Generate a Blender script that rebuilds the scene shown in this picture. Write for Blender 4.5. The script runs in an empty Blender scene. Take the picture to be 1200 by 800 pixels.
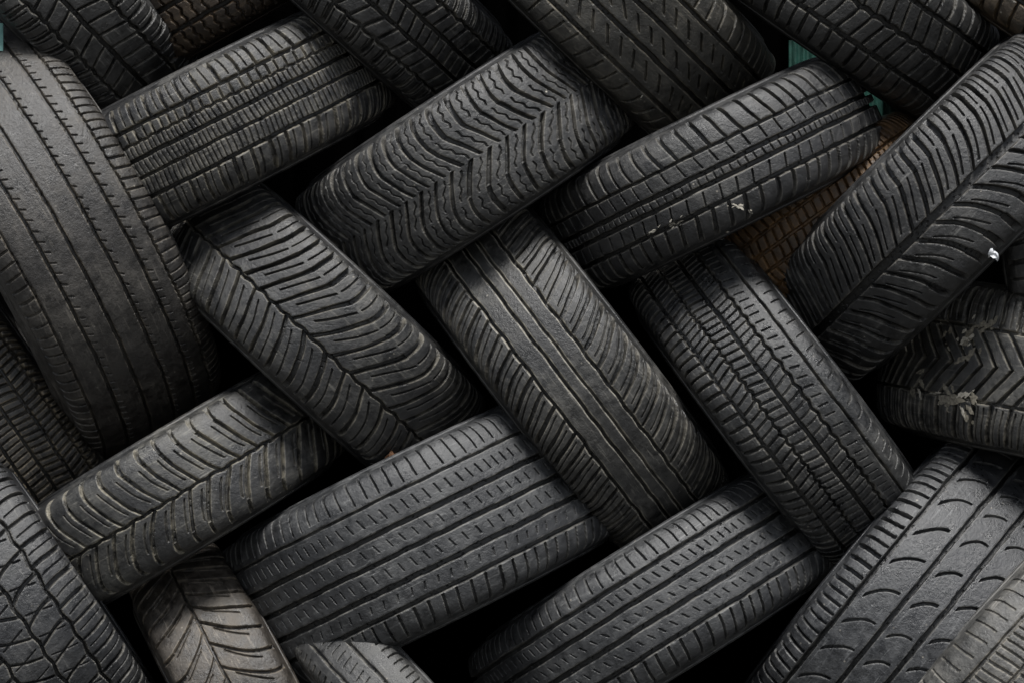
import bpy, math, random
import numpy as np
from mathutils import Vector, Matrix, Quaternion
R_=math.radians
scene=bpy.context.scene; col=scene.collection
CAMD=3.5; S=800.0
random.seed(7)

# ------------------------------------------------------------------ camera
cam=bpy.data.cameras.new('camera'); co=bpy.data.objects.new('camera',cam); col.objects.link(co)
co.location=(0,-CAMD,0); co.rotation_euler=(R_(90),0,0)
cam.sensor_width=36; cam.lens=36*CAMD/1.5; cam.clip_end=200
scene.camera=co
CAM=Vector((0,-CAMD,0))

# ------------------------------------------------------------------ materials
def nodes(mat):
    mat.use_nodes=True; nt=mat.node_tree; nt.nodes.clear()
    out=nt.nodes.new('ShaderNodeOutputMaterial'); b=nt.nodes.new('ShaderNodeBsdfPrincipled')
    nt.links.new(b.outputs[0],out.inputs[0]); return nt,b
def N(nt,t,**kw):
    n=nt.nodes.new(t)
    for k,v in kw.items(): setattr(n,k,v)
    return n
def noise(nt,vec,scale,detail=4,rough=.6):
    n=N(nt,'ShaderNodeTexNoise'); n.inputs['Scale'].default_value=scale; n.inputs['Detail'].default_value=detail
    n.inputs['Roughness'].default_value=rough; nt.links.new(vec,n.inputs['Vector']); return n.outputs['Fac']
def ramp(nt,src,a,b,lo=0.,hi=1.):
    m=N(nt,'ShaderNodeMapRange'); m.clamp=True
    for i,v in zip((1,2,3,4),(a,b,lo,hi)): m.inputs[i].default_value=v
    nt.links.new(src,m.inputs[0]); return m.outputs[0]
def mul(nt,a,b,op='MULTIPLY'):
    m=N(nt,'ShaderNodeMath',operation=op); m.use_clamp=(op!='MULTIPLY')
    for i,x in enumerate((a,b)):
        if isinstance(x,(int,float)): m.inputs[i].default_value=x
        else: nt.links.new(x,m.inputs[i])
    return m.outputs[0]
def mix(nt,f,a,b):
    m=N(nt,'ShaderNodeMix',data_type='RGBA')
    if isinstance(f,(int,float)): m.inputs[0].default_value=f
    else: nt.links.new(f,m.inputs[0])
    for i,x in zip((6,7),(a,b)):
        if isinstance(x,tuple): m.inputs[i].default_value=(*x,1)
        else: nt.links.new(x,m.inputs[i])
    return m.outputs[2]
def rubber(base,dust,amt,edge,seed,rough=.5,gdust=.0):
    mat=bpy.data.materials.new('rubber'); nt,b=nodes(mat)
    tc=N(nt,'ShaderNodeTexCoord'); mp=N(nt,'ShaderNodeMapping'); mp.inputs['Location'].default_value=(seed*3.1,seed*1.7,seed*.9)
    nt.links.new(tc.outputs['Object'],mp.inputs[0]); v=mp.outputs[0]
    mp2=N(nt,'ShaderNodeMapping'); mp2.inputs['Location'].default_value=(seed,seed*2,0); mp2.inputs['Scale'].default_value=(1,.1,.1)
    nt.links.new(tc.outputs['Object'],mp2.inputs[0])
    at=N(nt,'ShaderNodeAttribute',attribute_name='groove_shade_wear'); sp=N(nt,'ShaderNodeSeparateColor'); nt.links.new(at.outputs['Color'],sp.inputs[0])
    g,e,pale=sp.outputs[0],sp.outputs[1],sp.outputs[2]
    big=noise(nt,v,9,3); med=noise(nt,v,48,5,.72); scr=noise(nt,mp2.outputs[0],190,3,.7)
    c=mix(nt,ramp(nt,med,.3,.7),tuple(x*.55 for x in base),tuple(x*1.6 for x in base))
    film=mul(nt,mul(nt,ramp(nt,big,.38,.66),ramp(nt,med,.38,.64,.08,1)),amt)
    c=mix(nt,film,c,dust)
    sc=mul(nt,ramp(nt,scr,.58,.72),ramp(nt,big,.38,.6,0,.9))
    c=mix(nt,mul(nt,sc,amt+.2),c,tuple(min(1,x*1.6) for x in dust))
    ed=mul(nt,mul(nt,e,ramp(nt,med,.42,.6,.05,1)),min(1,edge*1.25))
    c=mix(nt,ed,c,tuple(min(1,x*1.9*k) for x,k in zip(dust,(1.06,1.,.88))))
    c=mix(nt,mul(nt,pale,ramp(nt,med,.36,.58,.15,.95)),c,(.38,.355,.30))
    if gdust>0: c=mix(nt,mul(nt,mul(nt,g,ramp(nt,med,.35,.6)),gdust),c,tuple(min(1,x*1.2) for x in dust))
    else: c=mix(nt,ramp(nt,g,.5,1,0,.85),c,(.005,.005,.005))  # painted shade: groove bottoms blackened as if no light reached them
    vo=N(nt,'ShaderNodeTexVoronoi'); vo.inputs['Scale'].default_value=120; nt.links.new(v,vo.inputs['Vector'])
    vc=N(nt,'ShaderNodeSeparateColor'); nt.links.new(vo.outputs['Color'],vc.inputs[0])
    spk=mul(nt,ramp(nt,vo.outputs['Distance'],.10,.22,1,0),ramp(nt,vc.outputs[0],.92,.94))
    spk=mul(nt,spk,ramp(nt,big,.45,.6))
    c=mix(nt,mul(nt,spk,.75),c,(.34,.31,.26))
    nt.links.new(c,b.inputs['Base Color'])
    r=ramp(nt,med,.3,.7,rough-.12,rough+.16); r2=mul(nt,r,mul(nt,film,.3),'ADD'); nt.links.new(r2,b.inputs['Roughness'])
    b.inputs['Specular IOR Level'].default_value=.7
    hn=noise(nt,v,120,5,.78)
    bp=N(nt,'ShaderNodeBump'); bp.inputs['Strength'].default_value=.7; bp.inputs['Distance'].default_value=.0028
    nt.links.new(hn,bp.inputs['Height']); nt.links.new(bp.outputs[0],b.inputs['Normal'])
    return mat
def plain(name,c1,c2,scale,rough=.7,bump=.001,spec=.5):
    mat=bpy.data.materials.new(name); nt,b=nodes(mat); tc=N(nt,'ShaderNodeTexCoord'); v=tc.outputs['Object']
    n=noise(nt,v,scale,6,.65); nt.links.new(mix(nt,ramp(nt,n,.3,.7),c1,c2),b.inputs['Base Color']); b.inputs['Roughness'].default_value=rough
    b.inputs['Specular IOR Level'].default_value=spec
    bp=N(nt,'ShaderNodeBump'); bp.inputs['Distance'].default_value=bump; bp.inputs['Strength'].default_value=.6
    nt.links.new(noise(nt,v,scale*4,5),bp.inputs['Height']); nt.links.new(bp.outputs[0],b.inputs['Normal']); return mat

# ------------------------------------------------------------------ mesh helpers
def grid_mesh(name,P,wrap,mat,parent,attr=None,flip=False,smooth=True):
    nu,nv=P.shape[:2]
    me=bpy.data.meshes.new(name); me.vertices.add(nu*nv); me.vertices.foreach_set('co',P.reshape(-1).astype(np.float32))
    iu=np.arange(nu if wrap else nu-1)[:,None]; jv=np.arange(nv-1)[None,:]; i2=(iu+1)%nu
    q=np.stack([iu*nv+jv,iu*nv+jv+1,i2*nv+jv+1,i2*nv+jv],-1).reshape(-1,4)
    if flip: q=q[:,::-1]
    n=len(q); me.loops.add(n*4); me.loops.foreach_set('vertex_index',np.ascontiguousarray(q).reshape(-1).astype(np.int32))
    me.polygons.add(n); me.polygons.foreach_set('loop_start',(np.arange(n)*4).astype(np.int32)); 
    me.polygons.foreach_set('use_smooth',np.full(n,smooth,bool))
    me.update(calc_edges=True)
    if attr is not None:
        a=me.attributes.new('groove_shade_wear','FLOAT_COLOR','POINT'); a.data.foreach_set('color',attr.reshape(-1).astype(np.float32))
    me.materials.append(mat); o=bpy.data.objects.new(name,me); col.objects.link(o); o.parent=parent; return o
def catmull(pts,n=6):
    p=[np.array(a,float) for a in pts]; p=[2*p[0]-p[1]]+p+[2*p[-1]-p[-2]]; out=[]
    for i in range(1,len(p)-2):
        for k in range(n):
            t=k/n; a,b,c,d=p[i-1],p[i],p[i+1],p[i+2]
            out.append(.5*((2*b)+(c-a)*t+(2*a-5*b+4*c-d)*t*t+(3*b-a-3*c+d)*t**3))
    out.append(p[-2]); return np.array(out)
def lathe(name,prof,nseg,mat,parent,flip=False):
    ph=np.linspace(0,2*np.pi,nseg,endpoint=False)[:,None]; x=prof[:,0][None,:]+0*ph; r=prof[:,1][None,:]
    P=np.stack([x,-r*np.cos(ph),r*np.sin(ph)],-1); return grid_mesh(name,P,True,mat,parent,flip=flip)
def sm(x): x=np.clip(x,0,1); return x*x*(3-2*x)
def tri(x): return 2*np.abs(2*(x-np.floor(x+.5)))-1
def wav(x): return .6*tri(x)+.4*np.cos(2*np.pi*x)*-1

GROUP='worn car tyres laced into a stack'
def tyre(px,py,a,w,D,d,yaw,spec,look,label,q=1.0):
    seed=random.random()*50; rng=np.random.RandomState(int(seed*1000)); q*=1.1
    Rr=D/S/2; hw=w/S/2*.965; k=Rr/.315
    cy=Rr+d; f=(CAMD+cy)/CAMD; C=Vector(((px-600)/S*f,cy,(400-py)/S*f))
    dirv=(C-CAM).normalized(); Q=Vector((0,1,0)).rotation_difference(dirv)
    M=Matrix.Translation(C)@Q.to_matrix().to_4x4()@Matrix.Rotation(R_(90-a),4,'Y')@Matrix.Rotation(R_(yaw),4,'Z')
    root=bpy.data.objects.new('tyre',None); col.objects.link(root); root.matrix_world=M; root.empty_display_size=.1
    root['label']=label; root['category']='tyre'; root['group']=GROUP
    base,dust,amt,edge,rough,gd=look
    mat=rubber(base,dust,amt,edge,seed,rough,gd)
    dsh=.036*k; pw=spec.get('pw',3.2)
    th=np.linspace(0,np.pi,3001); X=-hw*np.sign(np.cos(th))*np.abs(np.cos(th))**(2/pw)
    RR=Rr-dsh+dsh*np.sin(th)**(2/pw)-.004*(X/hw)**2
    L=np.concatenate([[0],np.cumsum(np.hypot(np.diff(X),np.diff(RR)))]); Lt=L[-1]
    nv=int(210*q*w/165)
    s=np.linspace(0,Lt,nv); x=np.interp(s,L,X); r=np.interp(s,L,RR)
    tx=np.gradient(x); tr=np.gradient(r); tl=np.hypot(tx,tr); nx=-tr/tl; nr=tx/tl
    v=(s/Lt*2-1)[None,:]; half=Lt/2*1000
    dn=int(740*q*D/480)
    ph=np.concatenate([np.linspace(-68,68,dn,endpoint=False),np.linspace(68,112,60,endpoint=False),np.linspace(112,248,34,endpoint=False),np.linspace(248,292,60,endpoint=False)])
    ph=R_(1)*ph[:,None]; phs=np.where(ph>np.pi,ph-2*np.pi,ph)
    u=phs*Rr*1000; u=u+6*np.sin(u/64+seed)+2*np.sin(u/23+2*seed)
    G=np.zeros((len(ph),nv)); E=np.zeros_like(G); PL=np.zeros_like(G)
    soft=1.0; ps=spec.get('ps',1.4); ws=spec.get('ws',1.4); cs=spec.get('cs',1.9); es=spec.get('es',.7)
    def add(dist,wd,dep,mask,ef):
        nonlocal G,E
        g=sm(1-(dist-wd/2)/soft)*mask; e=sm(1-(dist-wd/2-.7)/2.2)*mask*ef
        G=np.maximum(G,g*np.minimum(1,dep)); E=np.maximum(E,e*np.minimum(1,dep+.2)) 
    wob=.6*np.sin(u/17+seed)+.5*np.sin(u/7.3+seed*2)+.6*np.sin(v*half/8+u/31)
    for (vc,wd,za,zp,dep) in spec['C']:
        c=vc*half+(za*wav(u/zp) if za else 0); dist=np.abs(v*half-c+wob*.5); W=wd*(cs if wd>=3 else 1.4)
        add(dist,W,dep,1.,1.)
        if spec.get('pale'): PL=np.maximum(PL,sm(1-np.abs(dist-W/2-1.2)/1.5)*spec['pale'])
    for (v0,v1,pit,wd,aa,bb,phs0,dep,zg) in spec['S']:
        t=(v-v0)/(v1-v0); span=abs(v1-v0)*half; pit=pit*ps
        uc=aa*t+bb*t*t+(zg*wav(t*span/17) if zg else 0)
        sl=(aa+2*bb*t)/span
        z=(u+wob*.8-uc-phs0*ps)/pit; idx=np.round(z); dd=np.abs(z-idx)*pit/np.sqrt(1+sl*sl)
        hsh=np.modf(np.abs(np.sin(idx*12.9898+seed+v0*7)*43758.5453))[0]
        ww=(wd*(1.1 if wd<2.6 else ws) if wd>=2 else wd*.7)*(.8+.4*hsh)*(1 if wd<2.5 else .65+.6*np.clip(np.abs(v),0,1))
        ed=1.2/span; m=sm((t+ed-.04*hsh*(wd<2))/ed/2)*sm((1+ed-t-.08*hsh*(v1<.99)*(v1>-.99)*(wd<2.5))/ed/2)
        add(dd,ww,dep*(.8+.2*hsh),m,es if wd>=2 else es*.6)
    fade=1-sm((np.abs(v)-.93)/.06)
    und=np.zeros_like(G)
    for i in range(7):
        fu,fv=rng.uniform(.01,.09),rng.uniform(.02,.1); und+=np.sin(u*fu+v*half*fv*rng.choice([-1,1])+rng.uniform(0,6))*.18
    n2=np.zeros_like(G)
    for i in range(6):
        fu,fv=rng.uniform(.25,.8),rng.uniform(.25,.8); n2+=np.sin(u*fu+v*half*fv*rng.choice([-1,1])+rng.uniform(0,6))
    G=np.clip(G,0,1)
    disp=-(G*spec.get('deep',8)*1.25*fade)*.001+und*.0006-np.clip(n2-2.0,0,2)*.0007*(E+.15)-.0006*E*(1-G)
    R2=r[None,:]+disp*nr[None,:]; X2=x[None,:]+disp*nx[None,:]+0*ph
    P=np.stack([X2,-R2*np.cos(ph),R2*np.sin(ph)],-1)
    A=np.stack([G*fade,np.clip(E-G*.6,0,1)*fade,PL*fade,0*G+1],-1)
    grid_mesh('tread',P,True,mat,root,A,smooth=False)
    for sgn in (1,-1):
        e0=hw; y0=Rr-dsh-.004
        pts=[(e0,y0),(e0+.004,y0-.012*k),(e0+.0045,y0-.016*k),(e0+.007,y0-.018*k),(e0+.009,y0-.032*k),(e0+.006,y0-.05*k),(e0-.002,y0-.064*k),(e0-.012,y0-.075*k)]
        pr=catmull(pts,5); pr[:,0]*=sgn
        sw=lathe('sidewall',pr,220,mat,root,flip=(sgn>0))
        bp=catmull([(e0-.012,y0-.075*k),(e0-.013,y0-.083*k),(e0-.019,y0-.088*k),(e0-.028,y0-.087*k),(e0-.031,y0-.080*k)],5); bp[:,0]*=sgn
        lathe('bead',bp,220,mat,sw,flip=(sgn>0))
    ip=[(-(e0-.031),y0-.080*k),(-(e0-.012),y0-.05*k),(-(e0-.010),y0-.02*k),(-(e0-.026),y0+.004),(-(e0-.05),Rr-.027),(0,Rr-.022),((e0-.05),Rr-.027),((e0-.026),y0+.004),((e0-.010),y0-.02*k),((e0-.012),y0-.05*k),((e0-.031),y0-.080*k)]
    lathe('inner_liner',catmull(ip,4),160,mat,root,flip=False)
    return root

BLK=(.0185,.0185,.0192)
def look(base=BLK,dust=(.15,.146,.136),amt=.42,edge=.4,rough=.40,gd=0.): return (base,dust,amt,edge,rough,gd)

tyre(53,276,119,205,588,-.05,7,dict(C=[(-.68,2,0,1,.7),(-.42,3,0,1,.9),(-.14,3,0,1,.9),(.14,3,0,1,.9),(.4,3,0,1,.9),(.62,2.2,.8,14,.8)],
  S=[(.62,.98,12,2,-9,0,0,.65,0),(.40,.48,12,1.8,-6,0,5,.4,0),(.14,.2,12,1.8,-6,0,5,.4,0),(-1,-.68,14,2,6,0,0,.55,0),(-.42,-.34,12,1.8,-6,0,9,.35,0)],deep=6,cs=1.25),
  look(base=(.024,.0218,.020),dust=(.135,.122,.104),amt=.45,edge=.4),'largest tyre, brownish and smoothly worn with long straight ribs, at the left edge')
tyre(50,-29,134,140,470,0,0,dict(C=[(-.45,3,1.5,22,.9),(-.05,4,0,1,1),(.42,3,1.5,22,.9)],
  S=[(-1,-.45,22,3.2,-8,0,0,.9,0),(-.45,-.05,20,2.8,16,0,4,.9,0),(-.05,.42,20,2.8,-16,0,9,.9,0),(.42,1,22,3.5,-8,0,8,.9,0),(-.9,-.5,11,1.5,-8,0,5,.4,0),(.5,.9,11,1.5,-8,0,5,.4,0)],cs=1.5),
  look(base=(.013,.013,.013),amt=.3),'dark blocky tyre pointing down right in the top left corner')
tyre(257,149,27,154,458,-.01,0,dict(C=[(-.5,3,0,1,.9),(-.3,2,1,20,.7),(-.1,3.2,0,1,1),(.14,2.6,0,1,.9),(.42,3.2,0,1,1)],
  S=[(-1,-.5,22,3,6,0,0,.85,0),(-.5,-.3,11,2.2,0,0,0,.7,0),(-.3,-.1,6,1.9,2,0,0,.45,0),(-.1,.14,6,1.9,2,0,3,.4,0),(.14,.42,6,1.9,-2,0,0,.4,0),(.42,1,20,3,-9,0,4,.8,0),(.46,.95,20,1.7,-9,0,12,.45,0),(-.95,-.54,22,1.7,6,0,11,.4,0)],es=1,cs=1.6),
  look(dust=(.16,.152,.132),amt=.42,edge=.6),'tyre with notched shoulder blocks and dotted ribs, leftmost of the upper row slanting up right')
tyre(410,-37,138,145,470,0.01,0,dict(C=[(-.5,3,1.5,26,.9),(-.16,3.5,0,1,1),(.16,3.5,0,1,1),(.5,3,1.5,26,.9)],
  S=[(-1,-.5,18,3,8,0,0,.9,0),(-.5,-.16,18,3,-14,0,4,.9,0),(-.16,.16,14,2.6,10,0,9,.9,0),(.16,.5,18,3,-14,0,2,.9,0),(.5,1,18,3,8,0,8,.9,0),(-.9,-.55,9,1.5,8,0,4,.4,0),(.55,.9,9,1.5,8,0,4,.4,0)],cs=1.4),
  look(base=(.012,.012,.0125),amt=.28),'black chunky tyre cut by the top edge left of centre')
tyre(545,190,33,162,440,-.01,0,dict(C=[],
  S=[(.02,-.4,22,4.2,-34,4,0,.95,0),(-.4,-1,22,4.2,-20,30,-21.4,.95,0),(.02,.42,22,4.2,-34,4,10,.95,0),(.42,1,22,4.2,-20,32,-11.4,.95,0),(0,-.4,22,1.9,-34,4,10.5,.4,2),(-.44,-.92,22,1.9,-20,28,-10.5,.4,2),(.06,.42,22,1.9,-34,4,20.5,.4,2),(.46,.9,22,1.9,-20,30,-1,.4,2)],deep=8,es=.8),
  look(amt=.42,edge=.5),'winter tyre with wavy herringbone cuts across its whole tread, upper centre')
tyre(702,-22,136,178,500,0,0,dict(C=[(-.55,3,0,1,.9),(-.2,3.2,0,1,1),(.14,3.2,0,1,1),(.5,3,0,1,.9)],
  S=[(-1,-.6,20,2.2,-10,0,0,.6,0),(-.46,-.28,20,2.2,20,0,4,.55,0),(-.1,.04,20,2.2,20,0,9,.55,0),(.24,.4,20,2.2,20,0,2,.55,0),(.55,1,18,2.5,8,0,8,.7,0)],deep=7),
  look(base=(.023,.022,.019),dust=(.135,.122,.098),amt=.5,edge=.4),'olive grey summer tyre with slanted slashes in its ribs, cut by the top edge')
tyre(834,204,26,140,444,-.01,0,dict(C=[(-.36,2.5,0,1,.9),(-.06,3,0,1,1),(.12,3,0,1,1),(.42,3,0,1,1)],
  S=[(-1,-.36,18,2.8,10,8,0,.8,0),(-.36,-.12,18,1.9,6,0,8,.6,0),(-.06,.12,9,1.9,2,0,2,.45,0),(.18,.42,18,1.9,-6,0,3,.6,0),(.42,1,18,3,-8,-8,4,.8,0)]),
  look(amt=.42,edge=.42),'tyre with white splashes on its lower ribs, right tyre of the upper row')
tyre(962,-26,145,152,480,.02,0,dict(C=[(-.45,3.5,0,1,1),(0,3.5,1.5,26,1),(.45,3.5,0,1,1)],
  S=[(-1,-.45,17,2.8,8,0,0,.9,0),(-.45,0,17,2.8,-14,0,4,.9,0),(0,.45,17,2.8,14,0,9,.9,0),(.45,1,17,2.8,-8,0,2,.9,0)]),
  look(base=(.012,.012,.012),dust=(.10,.096,.086),amt=.3),'very dark tyre sloping down right along the top edge beside the green gap')
tyre(1252,0,145,142,470,.05,0,dict(C=[(-.4,3,0,1,1),(0,3,0,1,1),(.4,3,0,1,1)],
  S=[(-1,-.4,19,3,8,0,0,.9,0),(-.4,.4,16,3,-10,0,4,.8,0),(.4,1,19,3,-8,0,2,.9,0)]),
  look(base=(.03,.022,.014),dust=(.14,.10,.058),amt=.5),'brown dusty tyre showing one corner in the top right corner',q=.7)
tyre(1103,240,45,174,500,-.05,0,dict(C=[(.04,6.5,0,1,1)],
  S=[(.0,-.5,21,3.6,42,-10,4,.95,0),(-.5,-1,21,4,10,-2,26.9,.95,0),(.08,.6,25,5.4,66,-26,8,1,0),(.6,1,25,6,12,-6,36.6,1,0),(-.06,-.5,21,1.9,38,-8,15.5,.45,0),(-.54,-.95,21,1.9,10,-2,37.4,.45,0),(.2,.58,25,1.9,46,-14,24,.4,0)],deep=9.5),
  look(base=(.0165,.0165,.017),dust=(.135,.131,.123),amt=.38,edge=.42),'deep treaded tyre split by one wide central groove, upper right')
tyre(955,262,36,118,362,.10,0,dict(C=[(-.4,3,0,16,1),(-.1,3,0,16,1),(.2,3,0,16,1),(.5,3,0,16,1)],
  S=[(-1,-.4,10,2.5,10,0,0,.8,0),(-.4,.2,10,2.5,-10,0,0,.8,0),(.2,1,10,2.5,14,0,0,.8,0)],cs=1.2),
  look(base=(.055,.031,.014),dust=(.20,.115,.048),amt=.65,edge=.4,gd=.2),'rusty brown tyre set back in the gap behind the wide grooved tyre',q=.8)
tyre(378,388,137,162,455,0,0,dict(C=[(-.16,2.4,1.5,30,.95)],
  S=[(-.14,.5,27,4.4,-52,8,0,.95,0),(.5,1,27,4.6,-18,18,-31.4,.95,0),(-.16,-1,27,4,-64,34,8,.95,0),(.0,.5,27,1.9,-44,6,9,.5,0),(.52,.92,27,1.9,-16,14,-18,.5,0),(-.24,-.9,27,1.9,-54,26,20,.45,0)],deep=8.5),
  look(dust=(.155,.148,.128),amt=.42,edge=.48),'tyre with long feathered arrow grooves, left tyre of the middle row')
tyre(664,434,127.5,170,505,0,0,dict(C=[(-.36,2.8,.8,60,1),(-.1,2.8,.5,63,.95),(.08,2,.4,74,.7),(.3,2.8,1.2,46,.95)],
  S=[(-.36,-1,18,3.6,-32,-8,0,.9,0),(-.42,-.95,18,1.9,-30,-8,9,.45,0),(.3,1,21,3.6,34,22,6,.9,0),(.36,.9,21,1.9,26,20,16.5,.45,0)],deep=8,es=.55,pale=.9,cs=1.5),
  look(base=(.019,.0188,.0185),dust=(.155,.147,.13),amt=.42,edge=.6),'tyre with pale edged centre grooves, middle tyre of the row sloping down right')
tyre(910,465,127,152,468,0,0,dict(C=[(-.52,3,0,1,.9),(-.24,2.4,2,16,.9),(.04,3.2,0,1,1),(.3,2.4,1.6,22,.9),(.6,2,0,1,.7)],
  S=[(-1,-.52,16,2.8,-8,0,0,.9,0),(-.52,-.24,12,2.5,8,0,4,.8,0),(-.24,.04,12,2.2,-6,0,3,.7,0),(.04,.3,12,2.0,6,0,8,.5,0),(.36,.5,14,1.8,-4,0,2,.4,0),(.7,1,20,1.8,6,0,0,.35,0)],ps=1.2,cs=1.7),
  look(base=(.0155,.016,.017),amt=.36,edge=.34,rough=.34),'tyre with small zigzag blocks and a smooth shiny right shoulder, right of the centre')
tyre(1262,447,170,194,500,0,0,dict(C=[(-.4,2.4,0,1,.8),(.4,2.4,0,1,.8)],
  S=[(0,-.4,18,4,40,0,0,.95,0),(0,.4,18,4,40,0,0,.95,0),(-.4,-1,22,4,6,0,0,.95,0),(.4,1,22,4,6,0,6,.95,0),(-.44,-.95,7.33,1.8,4,0,2,.4,0),(.44,.95,7.33,1.8,4,0,2,.4,0)]),
  look(base=(.024,.0235,.0225),dust=(.18,.172,.152),amt=.55,edge=.55),'winter tyre with chevron cuts and cream splashes, lying nearly level at the right edge')
tyre(1248,264,98,150,470,.0,0,dict(C=[(-.4,4,0,1,1),(.4,4,0,1,1)],S=[(-1,-.4,19,3,8,0,0,.9,0),(.4,1,19,3,-8,0,2,.9,0),(-.4,.4,16,3,8,0,2,.9,0)]),
  look(),'sliver of an upright tyre at the right edge above the chevron tyre',q=.7)
tyre(212,572,31,140,432,-.01,0,dict(C=[(.06,2.4,1,30,.95)],
  S=[(.06,-.6,25,3.4,-50,14,0,.85,0),(-.6,-1,25,3.4,-10,18,-25.7,.8,0),(.06,.65,25,3.4,-50,14,11,.85,0),(.65,1,25,3.4,-10,18,-14.7,.8,0),(-.05,-.56,25,1.9,-40,12,11,.4,0),(.15,.6,25,1.9,-36,12,22,.4,0)],deep=7.5,es=1),
  look(dust=(.165,.158,.136),amt=.45,edge=.65),'short tyre with a thin centre line and leafy curved grooves, lower left')
tyre(500,628,26,202,520,-.03,0,dict(C=[(-.55,2,0,1,.7),(-.24,3.6,0,1,1),(.03,3,0,1,1),(.31,3.6,0,1,1),(.56,3,0,1,.9)],
  S=[(-1,-.6,14,1.9,5,0,0,.6,0),(-.46,-.34,12,1.7,5,0,4,.4,0),(-.15,-.06,14,1.7,4,0,4,.35,0),(.12,.22,14,1.7,4,0,4,.35,0),(.4,.48,15,1.7,-3,0,8,.35,0),(.6,1,16,2.4,-7,0,4,.7,0)],deep=8),
  look(base=(.0205,.0213,.023),dust=(.155,.156,.153),amt=.45,edge=.4),'wide tyre with straight parallel ribs and a dry leaf on its top edge, lower centre')
tyre(768,712,32,156,500,0,0,dict(C=[(-.5,3,0,1,.9),(-.2,3.2,0,1,1),(.12,3.6,0,1,1),(.45,3.2,0,1,1)],
  S=[(-1,-.55,13,1.9,4,0,0,.6,0),(-.41,-.3,11,1.7,5,0,4,.45,0),(-.08,.0,13,1.7,6,0,4,.4,0),(.24,.33,13,1.7,6,0,4,.4,0),(.5,1,15,2.4,-6,0,4,.75,0)],deep=8),
  look(base=(.0215,.0223,.024),dust=(.155,.156,.153),amt=.45,edge=.36),'ribbed tyre with short slanted slits, cut by the bottom edge right of centre')
tyre(1066,737,51,226,530,-.01,0,dict(C=[(-.6,3.2,0,1,1),(-.2,3.4,0,1,1),(.15,3.4,0,1,1),(.5,3.2,0,1,1),(.76,2,0,1,.8)],
  S=[(-1,-.64,14,2.8,2,0,0,.9,0),(-.53,-.27,42,2.4,62,-30,4,.75,0),(-.12,.08,42,2.4,48,-26,24,.75,0),(.22,.43,42,2.4,46,-24,8,.75,0),(.57,.7,24,2.2,20,0,4,.5,0),(.78,1,14,2.2,-4,0,4,.6,0)],deep=8.5,cs=1.7),
  look(base=(.0185,.0192,.0215),dust=(.14,.142,.143),amt=.38,edge=.34,rough=.34),'broad tyre with ladder slots on its shoulder and arc cuts, lower right')
tyre(1186,796,48,158,500,-.1,0,dict(C=[(-.4,3,0,1,.8),(0,3,0,1,.8),(.4,3,0,1,.8)],
  S=[(-1,-.5,18,2,6,0,0,.4,0),(-.4,0,10,2.4,6,0,4,.6,0),(0,.4,10,2.4,6,0,4,.6,0)],deep=5.5,cs=1.4),
  look(base=(.044,.043,.040),dust=(.22,.21,.19),amt=.75,edge=.5),'pale dusty grey tyre in front in the bottom right corner')
tyre(288,828,118,130,430,0,0,dict(C=[(-.05,2.4,0,1,.9)],
  S=[(-.05,.6,26,3,-66,24,0,.9,0),(.6,1,26,3,-10,14,-30,.9,0),(-.05,-.6,26,3,-66,24,12,.9,0),(-.6,-1,26,3,-10,14,-18,.9,0),(.1,.6,26,1.8,-46,12,12,.45,0),(-.2,-.6,26,1.8,-40,12,22,.45,0)],deep=6),
  look(base=(.034,.029,.024),dust=(.165,.142,.115),amt=.55,edge=.5),'narrow brown tyre with curved arrow grooves, rising from the bottom edge')
tyre(484,852,133,96,420,-.06,0,dict(C=[(-.35,2.4,0,1,.8),(.2,2.4,0,1,.8)],
  S=[(.55,1,11,2.2,4,0,0,.6,0),(-1,-.55,11,2.2,4,0,0,.6,0),(-.2,.05,11,1.8,4,0,4,.4,0)],deep=6),
  look(base=(.027,.027,.027),amt=.5,edge=.35),'small grey tyre end just showing at the bottom edge below the wide ribbed tyre')
tyre(6,716,124,196,540,-.03,0,dict(C=[(-.3,2.6,2,42,1),(.1,2.8,2,42,1),(.48,2.6,2,42,1)],
  S=[(.48,1,24,3.2,14,-6,0,.85,0),(.1,.48,27,3.2,34,-14,4,.9,0),(-.3,.1,27,3.2,-34,10,9,.9,0),(-1,-.3,24,3.2,14,0,0,.9,0),(.52,.92,24,1.8,14,-6,12,.4,0),(.14,.44,27,1.8,-10,0,17,.45,0),(-.26,.06,27,1.8,14,0,24,.45,0)],deep=8),
  look(base=(.0165,.0172,.019),amt=.38,edge=.45),'tyre with large netted blocks in the bottom left corner')
tyre(0,492,124,150,460,.10,0,dict(C=[(-.5,3,0,14,1),(-.2,3,0,14,1),(.1,3,0,14,1),(.4,3,0,14,1),(.68,3,0,14,1)],
  S=[(-1,.1,9,2.6,10,0,0,.9,0),(.1,.4,9,2.6,-6,0,0,.9,0),(.4,.68,9,2.6,6,0,4,.9,0),(.68,1,9,2.6,-6,0,0,.9,0)],deep=8,cs=1.3),
  look(base=(.018,.0165,.0145),dust=(.16,.14,.11),amt=.4,edge=.8),'tyre with small dusty blocks tucked behind the largest tyre at the left edge',q=.9)
tyre(276,-38,30,130,430,.1,0,dict(C=[(0,3,0,1,1),(.4,3,0,1,1)],S=[(-1,1,14,3,8,0,0,.8,2)]),
  look(base=(.022,.015,.010),dust=(.10,.068,.038),amt=.5),'dim brown tyre deep in a gap at the top edge',q=.7)

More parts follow.
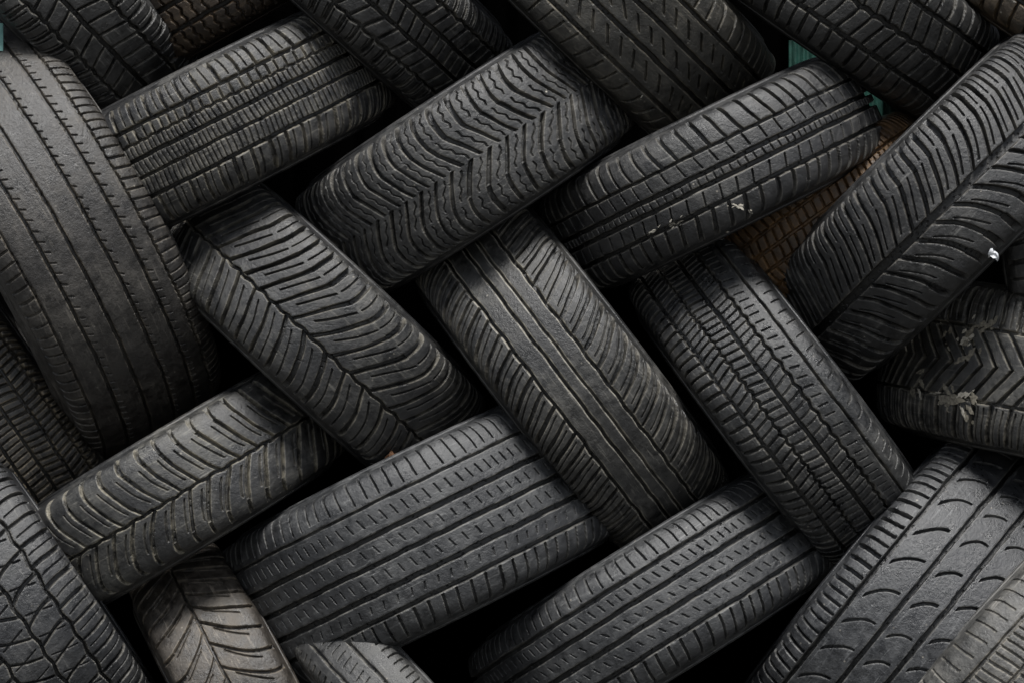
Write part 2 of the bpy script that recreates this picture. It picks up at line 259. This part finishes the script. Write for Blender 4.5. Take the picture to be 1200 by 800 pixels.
# ------------------------------------------------------------------ background and ground
def ribbed(name,x0,x1,z0,z1,y,mat,label,cat,per=.11,amp=.018):
    xs=np.linspace(x0,x1,max(40,int((x1-x0)/.003))); prof=amp*np.clip(1.6*np.sin(xs/per*2*np.pi),-1,1)
    zs=np.array([z0,z0+.01,(z0+z1)/2,z1-.01,z1])
    P=np.stack([np.repeat(xs[:,None],5,1),y+np.repeat(prof[:,None],5,1),np.repeat(zs[None,:],len(xs),0)],-1)
    o=grid_mesh(name,P,False,mat,None,flip=True); o['label']=label; o['category']=cat; return o
shade_black=plain('gap_shade',(.0004,.0004,.0004),(.001,.001,.001),9,1,.001,0)  # near-black colour puts the deep shade of the gaps onto the back wall
green=plain('green_paint',(.006,.028,.022),(.018,.08,.062),60,.5)
teal=plain('pale_teal_paint',(.12,.28,.26),(.24,.46,.42),60,.5)
wall=ribbed('corrugated_wall',-1.7,1.7,-.94,1.2,.80,shade_black,'black corrugated wall in deep shadow behind the whole stack of tyres','wall')
def at(px,py,y): f=(CAMD+y)/CAMD; return ((px-600)/S*f,(400-py)/S*f)
x0,z0=at(922,190,.40); x1,z1=at(1066,50,.40)
ribbed('green_crate',x0,x1,z0,z1,.37,green,'green ribbed plastic crate seen in the gaps behind the tyres at upper right','crate',.014,.005)
x0,z0=at(-70,66,.12); x1,z1=at(14,34,.12)
ribbed('green_crate',x0,x1,z0,z1,.06,teal,'pale teal crate sliver at the extreme top left of the stack','crate',.028,.004)
gm=plain('ground',(.04,.04,.038),(.07,.068,.062),9,.85)
P=np.array([[[-40,-40,-.94],[-40,40,-.94]],[[40,-40,-.94],[40,40,-.94]]],float)
g=grid_mesh('ground',P,False,gm,None,flip=True); g['kind']='structure'

# ------------------------------------------------------------------ small marks and scraps
bpy.context.view_layer.update(); dg=bpy.context.evaluated_depsgraph_get()
def hit(px,py):
    dr=(Vector(((px-600)/S,0,(400-py)/S))-CAM).normalized()
    ok,loc,nor,idx,ob,_=scene.ray_cast(dg,CAM,dr)
    if nor.dot(dr)>0: nor=-nor
    return (loc,nor,ob) if ok else None
cream=plain('dried_splash',(.24,.22,.175),(.60,.56,.48),260,.8,.0004)
tanm=plain('tan_scuff',(.06,.055,.045),(.30,.27,.21),240,.85,.0006)
def splash(cx,cy,L,W,ang,n,mat=cream,nm='dried_splash',j=1.):
    for i in range(n):
        t=random.gauss(0,.5)*j if i else 0; s=random.gauss(0,.5)*j if i else 0
        ca,sa=math.cos(R_(ang)),-math.sin(R_(ang))
        px=cx+t*L*ca-s*W*2*sa; py=cy+t*L*sa+s*W*2*ca
        h=hit(px,py)
        if not h: continue
        loc,nor,ob=h; root=ob
        while root.parent: root=root.parent
        if root.name.startswith(('corr','green')): continue
        inv=root.matrix_world.inverted(); ax=(root.matrix_world.to_3x3()@Vector((1,0,0))).normalized()
        ctr=root.matrix_world.translation; rad=(loc-ctr); rad=(rad-ax*rad.dot(ax)).normalized(); nor=rad
        an=ang+random.gauss(0,18); T=Vector((math.cos(R_(an)),0,math.sin(R_(an)))); T=(T-nor*T.dot(nor)).normalized(); B=nor.cross(T)
        sc=(1 if i==0 else random.uniform(.25,.7)); m=30; V=[inv@(loc+nor*.0009)]; p1,p2=random.uniform(0,6),random.uniform(0,6)
        for k in range(m):
            a=2*math.pi*k/m; rr=sc*(.8+.2*math.sin(2*a+p1)+.14*math.sin(5*a+p2)+random.uniform(-.12,.12))
            V.append(inv@(loc+nor*.0006+T*math.cos(a)*rr*L*.42/S+B*math.sin(a)*rr*W*.8/S))
        me=bpy.data.meshes.new(nm); me.from_pydata([tuple(v) for v in V],[],[(0,1+k,1+(k+1)%m) for k in range(m)]); me.materials.append(mat)
        o=bpy.data.objects.new(nm,me); col.objects.link(o); o.parent=root
splash(866,243,16,3,-15,8); splash(790,262,18,2.5,35,8); splash(764,272,14,2,30,5); splash(852,272,6,1.5,0,2)
splash(1134,396,34,10,25,12,tanm,'tan_scuff'); splash(1114,468,46,12,-25,14,tanm,'tan_scuff'); splash(1160,380,24,6,20,5,tanm,'tan_scuff')
splash(1134,396,26,7,25,8); splash(1102,380,8,3,60,4); splash(1112,470,38,7,-25,8); splash(1128,462,22,5,20,5)
splash(752,113,6,1.5,30,2); splash(640,108,5,1.5,30,2)
def scrap(name,label,cat,px,py,size,mat,n=3):
    h=hit(px,py)
    if not h: return
    loc,nor,_=h; nor=(nor*.3+(CAM-loc).normalized()).normalized(); V=[];F=[]
    for j in range(n):
        c=Vector((random.uniform(-1,1),0,random.uniform(-.3,.6)))*size*.5*(j>0)+nor*.002; ax=Vector((random.uniform(-1,1),random.uniform(-.6,.2),random.uniform(-.5,1))).normalized()
        sd=ax.cross(nor).normalized(); i0=len(V); m=7
        for i in range(m+1):
            t=i/m; wd=size*.38*math.sin(math.pi*min(.97,max(.06,t)))*random.uniform(.7,1.1); p=ax*(t-.5)*size*1.6+nor*(size*.5*(1-(2*t-1)**2)+.001)
            V+= [c+p-sd*wd+nor*wd*.5,c+p,c+p+sd*wd+nor*wd*.6]
        for i in range(m):
            for s in (0,1): a=i0+i*3+s; F.append((a,a+1,a+4,a+3))
    me=bpy.data.meshes.new(name); me.from_pydata([tuple(v) for v in V],[],F); me.materials.append(mat)
    o=bpy.data.objects.new(name,me); col.objects.link(o); o.location=loc; o['label']=label; o['category']=cat
leaf=plain('dry_leaf',(.13,.06,.03),(.32,.17,.09),200,.8)
scrap('leaf_scrap','curled reddish brown dry leaf scrap on the top edge of the wide ribbed tyre','leaf',456,534,.011,leaf,4)
scrap('plastic_scrap','small white plastic scrap caught in the gap at the right edge','litter',1163,298,.011,plain('white_plastic',(.6,.62,.65),(.75,.76,.78),80,.4),3)

# ------------------------------------------------------------------ light
w=bpy.data.worlds.new('World'); scene.world=w; w.use_nodes=True; nt=w.node_tree; bg=nt.nodes['Background']
sky=nt.nodes.new('ShaderNodeTexSky'); sky.sky_type='NISHITA'; sky.sun_disc=False
EL,AZ=63,172
sky.sun_elevation=R_(EL); sky.sun_rotation=R_(AZ)
hs=nt.nodes.new('ShaderNodeHueSaturation'); hs.inputs['Saturation'].default_value=.4
nt.links.new(sky.outputs[0],hs.inputs['Color']); nt.links.new(hs.outputs[0],bg.inputs[0]); bg.inputs[1].default_value=.1
sl=bpy.data.lights.new('sun','SUN'); sl.energy=5; sl.angle=R_(18); sl.color=(1,.985,.96)
so=bpy.data.objects.new('sun',sl); col.objects.link(so)
dv=Vector((math.sin(R_(AZ))*math.cos(R_(EL)),math.cos(R_(AZ))*math.cos(R_(EL)),math.sin(R_(EL))))
so.rotation_euler=dv.to_track_quat('Z','Y').to_euler()
scene.view_settings.view_transform='Standard'; scene.view_settings.look='None'; scene.view_settings.exposure=0
